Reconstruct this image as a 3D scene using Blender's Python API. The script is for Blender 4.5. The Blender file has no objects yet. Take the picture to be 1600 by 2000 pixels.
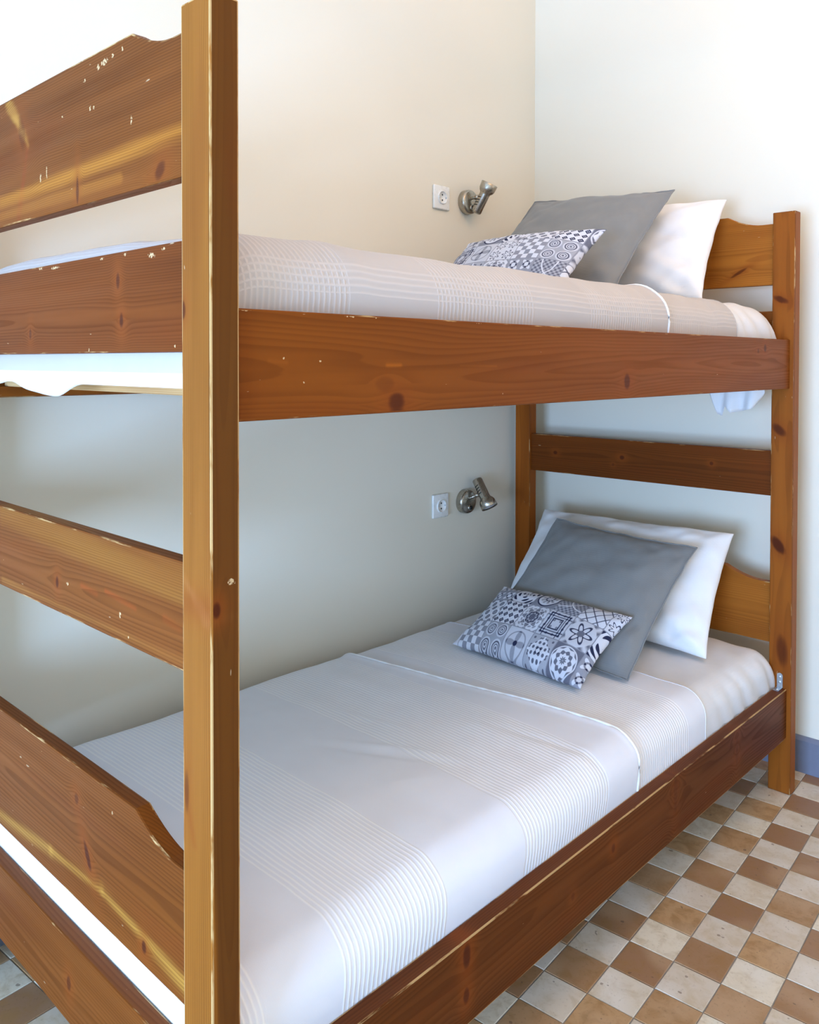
import bpy, bmesh, math, random
from mathutils import Vector, Matrix, noise
random.seed(7)
R = math.radians
SC = bpy.context.scene
COL = SC.collection

# ------------------------------------------------------------------ camera
F_PX, PY = 1630.888, 736.587
yaw, pitch, roll = 0.75969, 0.01781, 0.00159
Fw = Vector((-math.sin(yaw), math.cos(yaw), 0)); Rt = Vector((math.cos(yaw), math.sin(yaw), 0)); Up = Vector((0, 0, 1))
Fw2 = Fw * math.cos(pitch) - Up * math.sin(pitch); Up2 = Up * math.cos(pitch) + Fw * math.sin(pitch)
Rt3 = Rt * math.cos(roll) + Up2 * math.sin(roll); Up3 = Up2 * math.cos(roll) - Rt * math.sin(roll)
CAM = Vector((0.90012, -0.58623, 1.32758))
cd = bpy.data.cameras.new('camera'); cam = bpy.data.objects.new('camera', cd); COL.objects.link(cam)
cd.sensor_fit = 'HORIZONTAL'; cd.sensor_width = 36; cd.lens = F_PX / 1600 * 36
cd.shift_y = (PY - 1000) / 1600
cd.clip_start = 0.02
M = Matrix((Rt3, Up3, -Fw2)).transposed().to_4x4(); M.translation = CAM
cam.matrix_world = M
SC.camera = cam

# ------------------------------------------------------------------ world, daylight through the window, exposure
W = bpy.data.worlds.new('world'); SC.world = W; W.use_nodes = True
wb = W.node_tree.nodes['Background']; wb.inputs[0].default_value = (0.62, 0.78, 1.0, 1); wb.inputs[1].default_value = 1.0
def area(name, loc, rot, sx, sy, power, col):
    l = bpy.data.lights.new(name, 'AREA'); l.shape = 'RECTANGLE'; l.size = sx; l.size_y = sy
    l.energy = power; l.color = col
    o = bpy.data.objects.new(name, l); COL.objects.link(o); o.location = loc; o.rotation_euler = rot
    return o
WINX0, WINX1, WINZ0, WINZ1, FRONTY = -0.20, 1.65, 0.10, 1.65, -3.3
area('window_daylight', ((WINX0 + WINX1) / 2, FRONTY + 0.015, (WINZ0 + WINZ1) / 2), (R(90), 0, 0), WINX1 - WINX0 - .1, WINZ1 - WINZ0 - .1, 360, (0.36, 0.59, 1.0))
LAMP_W, LAMP_C = 36, (1.0, .50, .10)      # the pendant lamp's light, built further down
SC.view_settings.view_transform = 'Standard'; SC.view_settings.look = 'None'
SC.view_settings.exposure = -0.16; SC.view_settings.gamma = 1.0; SC.view_settings.use_curve_mapping = False
SC.cycles.use_denoising = True; SC.cycles.use_adaptive_sampling = True; SC.cycles.adaptive_threshold = .06
SC.cycles.max_bounces = 6; SC.cycles.diffuse_bounces = 4; SC.cycles.glossy_bounces = 3; SC.cycles.transmission_bounces = 3
SC.cycles.caustics_reflective = False; SC.cycles.caustics_refractive = False

# ------------------------------------------------------------------ node expression helper
class E:
    def __init__(s, nt, sock): s.nt, s.k = nt, sock
    def _m(s, op, *a, clamp=False):
        n = s.nt.nodes.new('ShaderNodeMath'); n.operation = op; n.use_clamp = clamp
        for i, v in enumerate((s,) + a):
            if isinstance(v, E): s.nt.links.new(v.k, n.inputs[i])
            else: n.inputs[i].default_value = v
        return E(s.nt, n.outputs[0])
    def __add__(s, o): return s._m('ADD', o)
    __radd__ = __add__
    def __mul__(s, o): return s._m('MULTIPLY', o)
    __rmul__ = __mul__
    def __sub__(s, o): return s._m('SUBTRACT', o)
    def __rsub__(s, o): return (s * -1.0) + o
    def __truediv__(s, o): return s._m('DIVIDE', o)
    def __neg__(s): return s * -1.0
    def sin(s): return s._m('SINE')
    def cos(s): return s._m('COSINE')
    def abs(s): return s._m('ABSOLUTE')
    def floor(s): return s._m('FLOOR')
    def fract(s): return s._m('FRACT')
    def sqrt(s): return s._m('SQRT')
    def pow(s, o): return s._m('POWER', o)
    def exp(s): return s._m('EXPONENT')
    def gt(s, o): return s._m('GREATER_THAN', o)
    def lt(s, o): return s._m('LESS_THAN', o)
    def max(s, o): return s._m('MAXIMUM', o)
    def min(s, o): return s._m('MINIMUM', o)
    def clamp(s): return s._m('ADD', 0.0, clamp=True)
    def atan2(s, o): return s._m('ARCTAN2', o)
    def step(s, a, b):          # smoothstep
        n = s.nt.nodes.new('ShaderNodeMapRange'); n.interpolation_type = 'SMOOTHSTEP'
        s.nt.links.new(s.k, n.inputs[0]); n.inputs[1].default_value = a; n.inputs[2].default_value = b
        return E(s.nt, n.outputs[0])
def comb(nt, x, y, z):
    n = nt.nodes.new('ShaderNodeCombineXYZ')
    for i, v in enumerate((x, y, z)):
        if isinstance(v, E): nt.links.new(v.k, n.inputs[i])
        else: n.inputs[i].default_value = v
    return E(nt, n.outputs[0])
def sep(nt, v):
    n = nt.nodes.new('ShaderNodeSeparateXYZ'); nt.links.new(v.k, n.inputs[0])
    return [E(nt, o) for o in n.outputs]
def attr(nt, name):
    n = nt.nodes.new('ShaderNodeAttribute'); n.attribute_name = name
    return E(nt, n.outputs['Vector'])
def noi(nt, vec, scale=1, detail=3, rough=.55, dist=0.0):
    n = nt.nodes.new('ShaderNodeTexNoise'); nt.links.new(vec.k, n.inputs['Vector'])
    n.inputs['Scale'].default_value = scale; n.inputs['Detail'].default_value = detail
    n.inputs['Roughness'].default_value = rough; n.inputs['Distortion'].default_value = dist
    return E(nt, n.outputs['Fac'])
def mix(nt, f, a, b, mode='MIX'):
    n = nt.nodes.new('ShaderNodeMix'); n.data_type = 'RGBA'; n.blend_type = mode; n.clamp_factor = True
    if isinstance(f, E): nt.links.new(f.k, n.inputs[0])
    else: n.inputs[0].default_value = f
    for i, v in ((6, a), (7, b)):
        if isinstance(v, E): nt.links.new(v.k, n.inputs[i])
        else: n.inputs[i].default_value = (*v, 1)
    return E(nt, n.outputs[2])
def lin(r, g, b):
    f = lambda c: (c / 255 / 12.92) if c / 255 <= .04045 else ((c / 255 + .055) / 1.055) ** 2.4
    return (f(r), f(g), f(b))
def new_mat(name, col=None, rough=.5, metal=0.0, coat=0.0, spec=None):
    m = bpy.data.materials.new(name); m.use_nodes = True; nt = m.node_tree
    b = nt.nodes['Principled BSDF']
    if col is not None: b.inputs['Base Color'].default_value = (*col, 1)
    b.inputs['Roughness'].default_value = rough; b.inputs['Metallic'].default_value = metal
    b.inputs['Coat Weight'].default_value = coat
    if spec is not None: b.inputs['Specular IOR Level'].default_value = spec
    return m, nt, b
def bump(nt, b, h, strength=.3, dist=.002):
    n = nt.nodes.new('ShaderNodeBump'); n.inputs['Strength'].default_value = strength; n.inputs['Distance'].default_value = dist
    nt.links.new(h.k, n.inputs['Height']); nt.links.new(n.outputs[0], b.inputs['Normal'])
def obco(nt):
    n = nt.nodes.new('ShaderNodeTexCoord'); return E(nt, n.outputs['Object'])
def geopos(nt):
    n = nt.nodes.new('ShaderNodeNewGeometry'); return E(nt, n.outputs['Position'])

# ------------------------------------------------------------------ materials
def wood(name, dark=lin(118, 66, 24), light=lin(196, 134, 62), knots=(), chips=(), streaks=(), pith=(.07, -.05), ring=.0042,
         seed=0.0, wear=0.0, contrast=.6, rough=.42, coat=.02, shade_r=None, tone=(.66, .46, .28)):
    """stained pine; attribute gc = (along, across, depth) in metres. knots: (a, c, ra, rc, axis, strength[, shear])"""
    dark = tuple(x * t for x, t in zip(dark, tone)); light = tuple(x * t for x, t in zip(light, tone))
    m, nt, b = new_mat(name, rough=rough, coat=coat, spec=.08)
    b.inputs['Coat Roughness'].default_value = .22
    g = attr(nt, 'gc'); a, c, d = sep(nt, g)
    off = comb(nt, a * .9 + seed, c * 9 + seed * 3.1, d * 9)
    warp = noi(nt, off, 1.0, 2, .5) - .5
    fine = noi(nt, comb(nt, a * 3 + seed, c * 60, d * 60), 1.0, 2, .6) - .5
    kd = None; kglow = None; warpk = None
    for k in knots:
        ka, kc, ra, rc, ax, st = k[:6]; sh = k[6] if len(k) > 6 else 0.0
        cc = c if ax == 'c' else d
        da = (a - ka); dc = (cc - kc)
        if sh: da = da - dc * sh
        e = (da / ra) * (da / ra) + (dc / rc) * (dc / rc)
        e = e * (1 + warp * 1.2)
        core = (1 - (e + fine * 1.2).step(.25, 1.5)) * st * .9
        glow = (e * -.16).exp() * st
        bend = (e * -.10).exp() * (dc._m('SIGN')) * (rc * .8) if True else None
        kd = core if kd is None else kd.max(core)
        kglow = glow if kglow is None else kglow.max(glow)
        warpk = bend if warpk is None else warpk + bend
    cx = c - pith[0]; dx = d - pith[1]
    if warpk is not None: cx = cx - warpk * .9
    r = (cx * cx + dx * dx).sqrt() + warp * .035 + fine * .0012
    ph = (r / ring).fract()
    lines = ph.step(.25, .92) * (1 - ph.step(.93, 1.0))
    med = noi(nt, comb(nt, a * 1.6 + seed, c * 26, d * 26 + 4), 1.0, 1, .55).step(.32, .7)
    big = noi(nt, comb(nt, a * 1.1 + 7 + seed, c * 7, d * 7), 1.0, 0, .5).step(.3, .72)
    t = (lines * .48 + med * .30 + fine * .55 + big * .42 + .02) * contrast
    col = mix(nt, t.clamp(), light, dark)
    red = noi(nt, comb(nt, a * 2.2 + 31 + seed, c * 16, d * 16), 1.0, 1, .5).step(.55, .75)
    if shade_r: col = mix(nt, (1 - (r + fine * .004).step(shade_r - .003, shade_r + .001)) * .72, col, lin(74, 40, 14))  # shade painted into the wood colour, within this radius of the pith
    col = mix(nt, red * .25, col, lin(110, 48, 14))
    for (a0, c0, a1, c1, wd, colr, st) in streaks:        # long pale or red figure lines in the board
        L2 = (a1 - a0) ** 2 + (c1 - c0) ** 2
        tt = (((a - a0) * (a1 - a0) + (c - c0) * (c1 - c0)) * (1 / L2)).clamp()
        ex = a - (tt * (a1 - a0) + a0); ey = c - (tt * (c1 - c0) + c0)
        dd = (ex * ex + ey * ey).sqrt() + warp * wd * 3.5 + fine * wd * 1.2
        col = mix(nt, (1 - (dd / (wd * 1.25)).step(.0, 1.1)) * (1 - lines * .45) * (med * .5 + .5) * st, col, colr)
    if kd is not None:
        col = mix(nt, kglow.clamp() * .55, col, lin(140, 70, 20))
        col = mix(nt, (kglow * kglow).clamp() * .35, col, lin(104, 44, 16))
        col = mix(nt, kd.clamp(), col, lin(70, 28, 12))
    # fine scratches and dents with a shape of their own
    sc1 = noi(nt, comb(nt, a * 40 + seed, c * 160, d * 160), 1.0, 1, .4).step(.80, .83)
    col = mix(nt, sc1 * .4, col, lin(225, 200, 160))
    if chips: rag = noi(nt, comb(nt, a * 330 + seed, c * 210, d * 210), 1.0, 1, .6) - .5
    for (ka, kc, ra, rc, ax) in chips:
        cc = c if ax == 'c' else d
        ra, rc = ra * .72, rc * .72
        e = ((a - ka) / ra) * ((a - ka) / ra) + ((cc - kc) / rc) * ((cc - kc) / rc)
        col = mix(nt, (1 - (e + rag * 5.5).step(.35, .75)) * .75, col, lin(216, 184, 138))
    if wear:
        wn = noi(nt, comb(nt, a * 9 + seed, c * 70, d * 70), 1.0, 4, .65)
        col = mix(nt, wn.step(.62 - wear * .4, .74 - wear * .36) * .8, col, lin(196, 160, 108))
    nt.links.new(col.k, b.inputs['Base Color'])
    rr = lines * .08 + fine * .25 + rough
    nt.links.new(rr.k, b.inputs['Roughness'])
    return m

def plaster(name, col):
    m, nt, b = new_mat(name, rough=.75, spec=.25)
    p = geopos(nt)
    n1 = noi(nt, p, 1.4, 2, .5)
    c = mix(nt, n1.step(.3, .7), tuple(x * .965 for x in col), col)
    nt.links.new(c.k, b.inputs['Base Color'])
    return m

M_WALL = plaster('cream_plaster', lin(236, 228, 209))
M_CEIL = plaster('white_ceiling', lin(240, 238, 232))
def painted(name, col, rough=.45):
    m, nt, b = new_mat(name, rough=rough)
    n = noi(nt, geopos(nt), 14, 4, .6)
    c = mix(nt, n.step(.3, .75), col, tuple(x * .86 for x in col))
    nt.links.new(c.k, b.inputs['Base Color']); return m
M_BASE = painted('slate_blue_paint', lin(122, 128, 146))
M_WHITEPAINT = painted('white_gloss_paint', lin(235, 235, 232), .35)

def tile_mat(name, cols, dirt):
    m, nt, b = new_mat(name, rough=.34, spec=.4)
    oi = nt.nodes.new('ShaderNodeObjectInfo'); rnd = E(nt, oi.outputs['Random'])
    p = geopos(nt)
    pr = comb(nt, sep(nt, p)[0] + rnd * 9, sep(nt, p)[1] + rnd * 5, rnd * 7)
    n1 = noi(nt, pr, 26, 3, .62, .6); n2 = noi(nt, pr, 140, 1, .7); n3 = noi(nt, pr, 9, 0, .5)
    c = mix(nt, rnd.step(0.1, .9), cols[0], cols[1])
    c = mix(nt, n1.step(.38, .72) * .75, c, cols[2])
    c = mix(nt, n3.step(.5, .75) * .45, c, cols[3])
    c = mix(nt, n2.step(.60, .75) * .3, c, dirt)
    spot = noi(nt, pr, 55, 1, .4).step(.745, .77)
    c = mix(nt, spot * .6, c, lin(96, 72, 58))
    nt.links.new(c.k, b.inputs['Base Color'])
    rr = n1 * .25 + .24; nt.links.new(rr.k, b.inputs['Roughness'])
    return m
M_TILE_A = tile_mat('pale_cement_tile', (lin(222, 208, 184), lin(206, 190, 170), lin(192, 170, 138), lin(226, 218, 206)), lin(160, 140, 118))
M_TILE_B = tile_mat('tan_cement_tile', (lin(184, 146, 104), lin(150, 112, 82), lin(150, 110, 66), lin(190, 158, 124)), lin(116, 86, 60))
M_GROUT = painted('grey_grout', lin(140, 130, 118), .8)

def cloth(name, col, weave=900, wr=.25, spec=.15):
    m, nt, b = new_mat(name, rough=.85, spec=spec)
    b.inputs['Sheen Weight'].default_value = .15
    p = obco(nt); x, y, z = sep(nt, p)
    w = (x * weave).sin() * .5 + (y * weave).sin() * .5 + (z * weave).sin() * .5
    n = noi(nt, p, 11, 2, .6)
    c = mix(nt, n.step(.3, .75), tuple(v * .95 for v in col), col)
    nt.links.new(c.k, b.inputs['Base Color'])
    bump(nt, b, w * .1 + n * 1.5, wr, .002)
    return m
M_SHEET = cloth('white_cotton_sheet', lin(226, 225, 226))
M_PILLOW = cloth('white_pillowcase', lin(238, 237, 236))
M_GREY = cloth('grey_linen_cushion', lin(134, 135, 134), 1200, .3)
M_PIPING = cloth('white_piping', lin(244, 244, 244))

def coverlet_mat(name, col, bands, hem):
    """cc = (arc length up from the room-side hem, y along the bed): woven rib bands"""
    m, nt, b = new_mat(name, rough=.85, spec=.15)
    b.inputs['Sheen Weight'].default_value = .15
    u, v, s = sep(nt, attr(nt, 'cc'))
    mask = None
    for (a0, a1) in bands:
        k = v.gt(a0) * v.lt(a1)
        mask = k if mask is None else mask.max(k)
    rib = ((v * (2 * math.pi / .0102)).cos() * .5 + .5).pow(2.0) * mask
    hm = u.gt(hem[0]) * u.lt(hem[1])
    rib2 = ((u * (2 * math.pi / .0115)).cos() * .5 + .5).pow(2.0) * hm
    nz = noi(nt, comb(nt, u * 7, v * 7, 0.0), 1.0, 2, .6)
    weave = (u * 2600).sin() * (v * 2600).sin()
    c = mix(nt, nz.step(.3, .7), tuple(x * .97 for x in col), col)
    c = mix(nt, rib.max(rib2) * .8, c, tuple(min(.93, x * 1.16) for x in col))
    nt.links.new(c.k, b.inputs['Base Color'])
    bump(nt, b, rib.max(rib2) + weave * .05 + nz * .4, .4, .0020)
    return m
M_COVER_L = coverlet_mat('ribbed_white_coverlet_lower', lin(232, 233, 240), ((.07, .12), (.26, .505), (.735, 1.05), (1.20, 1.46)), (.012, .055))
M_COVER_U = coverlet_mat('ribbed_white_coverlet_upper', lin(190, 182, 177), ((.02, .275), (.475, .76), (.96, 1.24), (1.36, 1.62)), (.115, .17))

M_STEEL, _nt, _b = new_mat('brushed_nickel', lin(178, 172, 160), .28, 1.0)
_n = noi(_nt, obco(_nt), 240, 2, .6); _r = _n * .2 + .2; _nt.links.new(_r.k, _b.inputs['Roughness'])
M_ZINC, _nt, _b = new_mat('zinc_plated_steel', lin(200, 208, 214), .35, 1.0)
_n = noi(_nt, obco(_nt), 120, 3, .6); _r = _n * .3 + .2; _nt.links.new(_r.k, _b.inputs['Roughness'])
def plastic(name, col, rough):
    m, nt, b = new_mat(name, col, rough)
    n = noi(nt, obco(nt), 90, 2, .5); r = n * .1 + (rough - .05); nt.links.new(r.k, b.inputs['Roughness']); return m
M_BLACK = plastic('black_plastic', lin(22, 24, 22), .35)
M_SLOT = plastic('dark_opening', lin(30, 28, 26), .7)
M_SOCKET = plastic('white_plastic', lin(238, 237, 232), .28)
M_LENS = plastic('frosted_bulb_glass', lin(226, 228, 240), .2)
M_GLASS, _nt, _b = new_mat('window_glass', (.9, .95, 1), .02); _b.inputs['Transmission Weight'].default_value = 1.0
# patchwork tile print of the small cushions: pc = (column, row) in printed tiles
def print_mat(name, order):
    m, nt, b = new_mat(name, rough=.8, spec=.15)
    px, py, _ = sep(nt, attr(nt, 'pc'))
    X, Y = px.floor(), py.floor()
    x = px.fract() * 2 - 1; y = py.fract() * 2 - 1
    r = (x * x + y * y).sqrt(); th = y.atan2(x)
    ax, ay = x.abs(), y.abs(); mx = ax.max(ay); dm = ax + ay
    def sub(n): 
        qx = (px * n).fract() * 2 - 1; qy = (py * n).fract() * 2 - 1
        return qx, qy, (qx * qx + qy * qy).sqrt(), qy.atan2(qx)
    q2x, q2y, q2r, q2t = sub(2); q3x, q3y, q3r, q3t = sub(3)
    q4x, q4y, q4r, q4t = sub(4); q6x, q6y, q6r, q6t = sub(6)
    band = lambda e, c, w: 1 - (e - c).abs().step(w * .6, w * 1.2)
    dots = lambda qr, rad: 1 - qr.step(rad * .8, rad * 1.15)
    mot = {}
    mot['cross'] = ((q2t * 4).cos() * .35 + q2r - .62).step(-.06, .06) * .5 + band(q2r, .42, .12) * .6
    mot['scroll'] = ((th * 4 + r * 7).cos() * (r * 11).sin()).step(.25, .45) * .95
    mot['medallion'] = (r.step(.78, .84) * .6 + band(r, .72, .03) * .0 + band(r, .86, .05) * .5
                        + (1 - r.step(.6, .66)) * (((th * 10).cos() * .5 + .5) * .55 + band(r, .3, .06) * .5)).min(1.0)
    mot['arcs'] = (.55 + ((q6x * 3).sin() * (q6y * 3).sin()) * .25) * (1 - band(((x + 1) * (x + 1) + (y - 1) * (y - 1)).sqrt(), 1.5, .045)) * (1 - band(((x - 1) * (x - 1) + (y - 1) * (y - 1)).sqrt(), 1.5, .045))
    l1 = ((x + y) * 1.3).fract() - .5; l2 = ((x - y) * 1.3).fract() - .5
    mot['lattice'] = ((1 - l1.abs().step(.05, .09)).max(1 - l2.abs().step(.05, .09)) * .75).max((1 - (l1 * l1 + l2 * l2).sqrt().step(.10, .15)) * .8)
    hx = px * 2.5 ; hy = py * 2.5
    e1 = (((hx + hy).fract() * 2 - 1)); e2 = ((hx - hy).fract() * 2 - 1)
    er = (e1 * e1 + e2 * e2).sqrt()
    mot['ovals'] = (1 - er.step(.68, .78)) * (.62 + (er * 14).sin() * .12)
    mot['lozenge'] = ((q4x.abs() + q4y.abs() - .62).abs().step(.16, .26) * -1 + 1) * .9 + (1 - q4r.step(.22, .32)) * .8
    star = .72 + (th * 8).cos() * .14
    inside = 1 - (r / 1.0 - star).step(-.03, .03)
    mot['star'] = inside * (.62 + ((th * 8).cos() * (r * 15).sin()).step(-.1, .3) * .38) * (1 - band(r, .55, .045) * .75) * (1 - band(r, .30, .035) * .6) + (1 - inside) * (((th * 8).cos() * (r * 20).cos()).step(.2, .5) * .5)
    mot['knot'] = band(mx, .75, .05) * .8 + band(mx, .38, .05) * .7 + band(ax, .55, .05) * .55 + band(ay, .55, .05) * .55 + dots(q4r, .4) * .45 + .16
    mot['floral'] = ((r - .52 - (th * 6).cos() * .22).abs().step(.05, .13) * -1 + 1) * .75 + dots(r, .25) * .6 + (r - .95).step(0, .05) * ((th * 12).cos() * .3 + .3) + .12
    ck = (q4x.gt(0) - q4y.gt(0)).abs()
    c3 = ((px * 3).floor() + (py * 3).floor()) * .5
    mot['checker'] = ((((px * 5).floor() + (py * 5).floor()) * .5).fract().gt(.25)) * .55
    mot['rings'] = band(q2r, .62, .09) * .65 + band(q2r, .36, .07) * .55 + dots(q2r, .16) * .6 + (q2r - .85).step(0, .1) * .3 + .12
    mot['blossom'] = ((th * 4).cos() * .30 + .45 - r).step(-.12, .05) * .35 + band(r, .75, .05) * .35 + dots(r, .16) * .7 + .14
    mot['diamond'] = (1 - (dm - .98).step(-.03, .03)) * (dots(q6r, .62) * .75) + (dm - .98).step(-.03, .03) * (.35 + dots(q4r, .35) * .4) + band(r, .18, .05) * .5
    mot['rosette'] = (1 - r.step(.82, .88)) * (((th * 9).cos() * .45 + (r * 16).sin() * .6).step(-.1, .25) * .72) + r.step(.90, .95) * .72
    mot['palmette'] = ((q2t * 7).cos() * .22 + q2r - .55).abs().step(.05, .14) * -.8 + .85
    tot = None
    for (cx, cy), k in order.items():
        mk = (X - float(cx)).abs().lt(.5) * (Y - float(cy)).abs().lt(.5)
        t = mk * mot[k]
        tot = t if tot is None else tot + t
    seam = (mx - .955).step(0, .03)
    d = tot.clamp() * (1 - seam) + seam * .55
    fz = noi(nt, comb(nt, px * 30, py * 30, 0.0), 1.0, 3, .6)
    d = (d * 1.02 + fz * .12 + .03).clamp()
    c = mix(nt, d, lin(222, 225, 236), lin(40, 45, 74))
    nt.links.new(c.k, b.inputs['Base Color'])
    return m
ORDER_L = {(0, 2): 'cross', (1, 2): 'scroll', (2, 2): 'medallion', (3, 2): 'arcs', (4, 2): 'lattice', (5, 2): 'palmette',
           (0, 1): 'ovals', (1, 1): 'lozenge', (2, 1): 'star', (3, 1): 'knot', (4, 1): 'floral', (5, 1): 'scroll',
           (0, 0): 'checker', (1, 0): 'rings', (2, 0): 'blossom', (3, 0): 'diamond', (4, 0): 'rosette', (5, 0): 'cross'}
ORDER_U = {(0, 2): 'floral', (1, 2): 'medallion', (2, 2): 'scroll', (3, 2): 'ovals', (4, 2): 'lozenge', (5, 2): 'rosette',
           (0, 1): 'knot', (1, 1): 'blossom', (2, 1): 'palmette', (3, 1): 'checker', (4, 1): 'rings', (5, 1): 'floral',
           (0, 0): 'rosette', (1, 0): 'diamond', (2, 0): 'star', (3, 0): 'cross', (4, 0): 'arcs', (5, 0): 'lattice'}
M_PRINT_L = print_mat('blue_grey_tile_print_lower', ORDER_L)
M_PRINT_U = print_mat('grey_tile_print_upper', ORDER_U)

# ------------------------------------------------------------------ object helpers
def tag(o, label=None, cat=None, group=None, kind=None):
    if label: o['label'] = label
    if cat: o['category'] = cat
    if group: o['group'] = group
    if kind: o['kind'] = kind
    return o
def thing(name, loc, label, cat, group=None):
    o = bpy.data.objects.new(name, None); COL.objects.link(o); o.location = loc
    o.empty_display_size = .05
    return tag(o, label, cat, group)
def wloc(o):
    v = Vector(o.location)
    while o.parent: o = o.parent; v = v + Vector(o.location)
    return v
def obj(name, bm, mats, parent=None, smooth=False, gc=None, recenter=True):
    """bm is in world coordinates; the object's origin goes to its centre"""
    me = bpy.data.meshes.new(name)
    if gc:
        vals = []
        for v in bm.verts: vals.extend(gc(v.co))
    cs = [v.co for v in bm.verts]
    lo = Vector([min(c[i] for c in cs) for i in range(3)]); hi = Vector([max(c[i] for c in cs) for i in range(3)])
    ctr = (lo + hi) / 2; ctr.z = lo.z
    for v in bm.verts: v.co -= ctr
    bm.to_mesh(me); bm.free()
    if gc:
        at = me.attributes.new('gc', 'FLOAT_VECTOR', 'POINT'); at.data.foreach_set('vector', vals)
    for m in (mats if isinstance(mats, (list, tuple)) else [mats]): me.materials.append(m)
    if smooth:
        for p in me.polygons: p.use_smooth = True
    o = bpy.data.objects.new(name, me); COL.objects.link(o)
    if parent: o.parent = parent; o.location = ctr - wloc(parent)
    else: o.location = ctr
    return o
def box(bm, x0, x1, y0, y1, z0, z1):
    vs = [bm.verts.new(p) for p in ((x0, y0, z0), (x1, y0, z0), (x1, y1, z0), (x0, y1, z0), (x0, y0, z1), (x1, y0, z1), (x1, y1, z1), (x0, y1, z1))]
    for f in ((0, 3, 2, 1), (4, 5, 6, 7), (0, 1, 5, 4), (1, 2, 6, 5), (2, 3, 7, 6), (3, 0, 4, 7)):
        bm.faces.new([vs[i] for i in f])
    return vs
def bevel_all(bm, w, seg=2, mat=-1):
    bmesh.ops.bevel(bm, geom=list(bm.edges), offset=w, segments=seg, profile=.6, affect='EDGES', material=mat, clamp_overlap=True)
def bbox(x0, x1, y0, y1, z0, z1, bev=.002, seg=2, mat=-1):
    bm = bmesh.new(); box(bm, x0, x1, y0, y1, z0, z1)
    if bev: bevel_all(bm, bev, seg, mat)
    return bm
def frame_of(d):
    d = Vector(d).normalized(); u = d.orthogonal().normalized(); return u, d.cross(u), d
def lathe(bm, p0, axis, prof, n=32, up=None):
    """prof: list of (distance along axis, radius)"""
    d = Vector(axis).normalized(); u = (Vector(up) if up else d.orthogonal()); u = (u - d * u.dot(d)).normalized(); v = d.cross(u)
    rings = []
    for (t, r) in prof:
        c = Vector(p0) + d * t
        if r < 1e-6: rings.append([bm.verts.new(c)])
        else: rings.append([bm.verts.new(c + (u * math.cos(2 * math.pi * i / n) + v * math.sin(2 * math.pi * i / n)) * r) for i in range(n)])
    for A, B in zip(rings, rings[1:]):
        for i in range(n):
            j = (i + 1) % n
            if len(A) == 1 and len(B) == 1: continue
            if len(A) == 1: bm.faces.new((A[0], B[j], B[i]))
            elif len(B) == 1: bm.faces.new((A[i], A[j], B[0]))
            else: bm.faces.new((A[i], A[j], B[j], B[i]))
    bmesh.ops.recalc_face_normals(bm, faces=list(bm.faces))
def tube(bm, pts, rad, n=10):
    rings = []
    for i, p in enumerate(pts):
        p = Vector(p); a = Vector(pts[max(0, i - 1)]); c = Vector(pts[min(len(pts) - 1, i + 1)])
        u, v, d = frame_of(c - a)
        u = Vector((0, 0, 1)) - d * d.z
        if u.length < 1e-3: u = Vector((1, 0, 0)) - d * d.x
        u.normalize(); v = d.cross(u)
        rings.append([bm.verts.new(p + (u * math.cos(2 * math.pi * k / n) + v * math.sin(2 * math.pi * k / n)) * rad) for k in range(n)])
    for A, B in zip(rings, rings[1:]):
        for k in range(n): bm.faces.new((A[k], A[(k + 1) % n], B[(k + 1) % n], B[k]))
    bm.faces.new(rings[0][::-1]); bm.faces.new(rings[-1])
    bmesh.ops.recalc_face_normals(bm, faces=list(bm.faces))

# ------------------------------------------------------------------ the room
WX, RX, CZ = -1.075, 2.05, 3.05            # left wall face, right wall face, ceiling
BX, BY, BANG = -1.075, 2.229, R(1.15)      # back wall: corner and its slight turn
byat = lambda x: BY + (x - BX) * math.tan(BANG)
def struct(name, bm, mat): return tag(obj(name, bm, mat), kind='structure')
struct('wall_left', bbox(WX - .12, WX, FRONTY - .12, BY + .1, 0, CZ, 0), M_WALL)
bm = bmesh.new()
vs = box(bm, BX, RX + .2, 0, 1, 0, CZ)
for v in bm.verts: v.co.y = byat(v.co.x) + (.12 if v.co.y > .5 else 0)
struct('wall_back', bm, M_WALL)
struct('wall_right', bbox(RX, RX + .12, FRONTY - .12, byat(RX), 0, CZ, 0), M_WALL)
bm = bmesh.new()
for x0, x1, z0, z1 in ((WX, WINX0, 0, CZ), (WINX1, RX, 0, CZ), (WINX0, WINX1, 0, WINZ0), (WINX0, WINX1, WINZ1, CZ)):
    box(bm, x0, x1, FRONTY - .12, FRONTY, z0, z1)
struct('wall_front', bm, M_WALL)
struct('ceiling', bbox(WX - .1, RX + .1, FRONTY - .1, byat(RX) + .1, CZ, CZ + .1, 0), M_CEIL)
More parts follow.
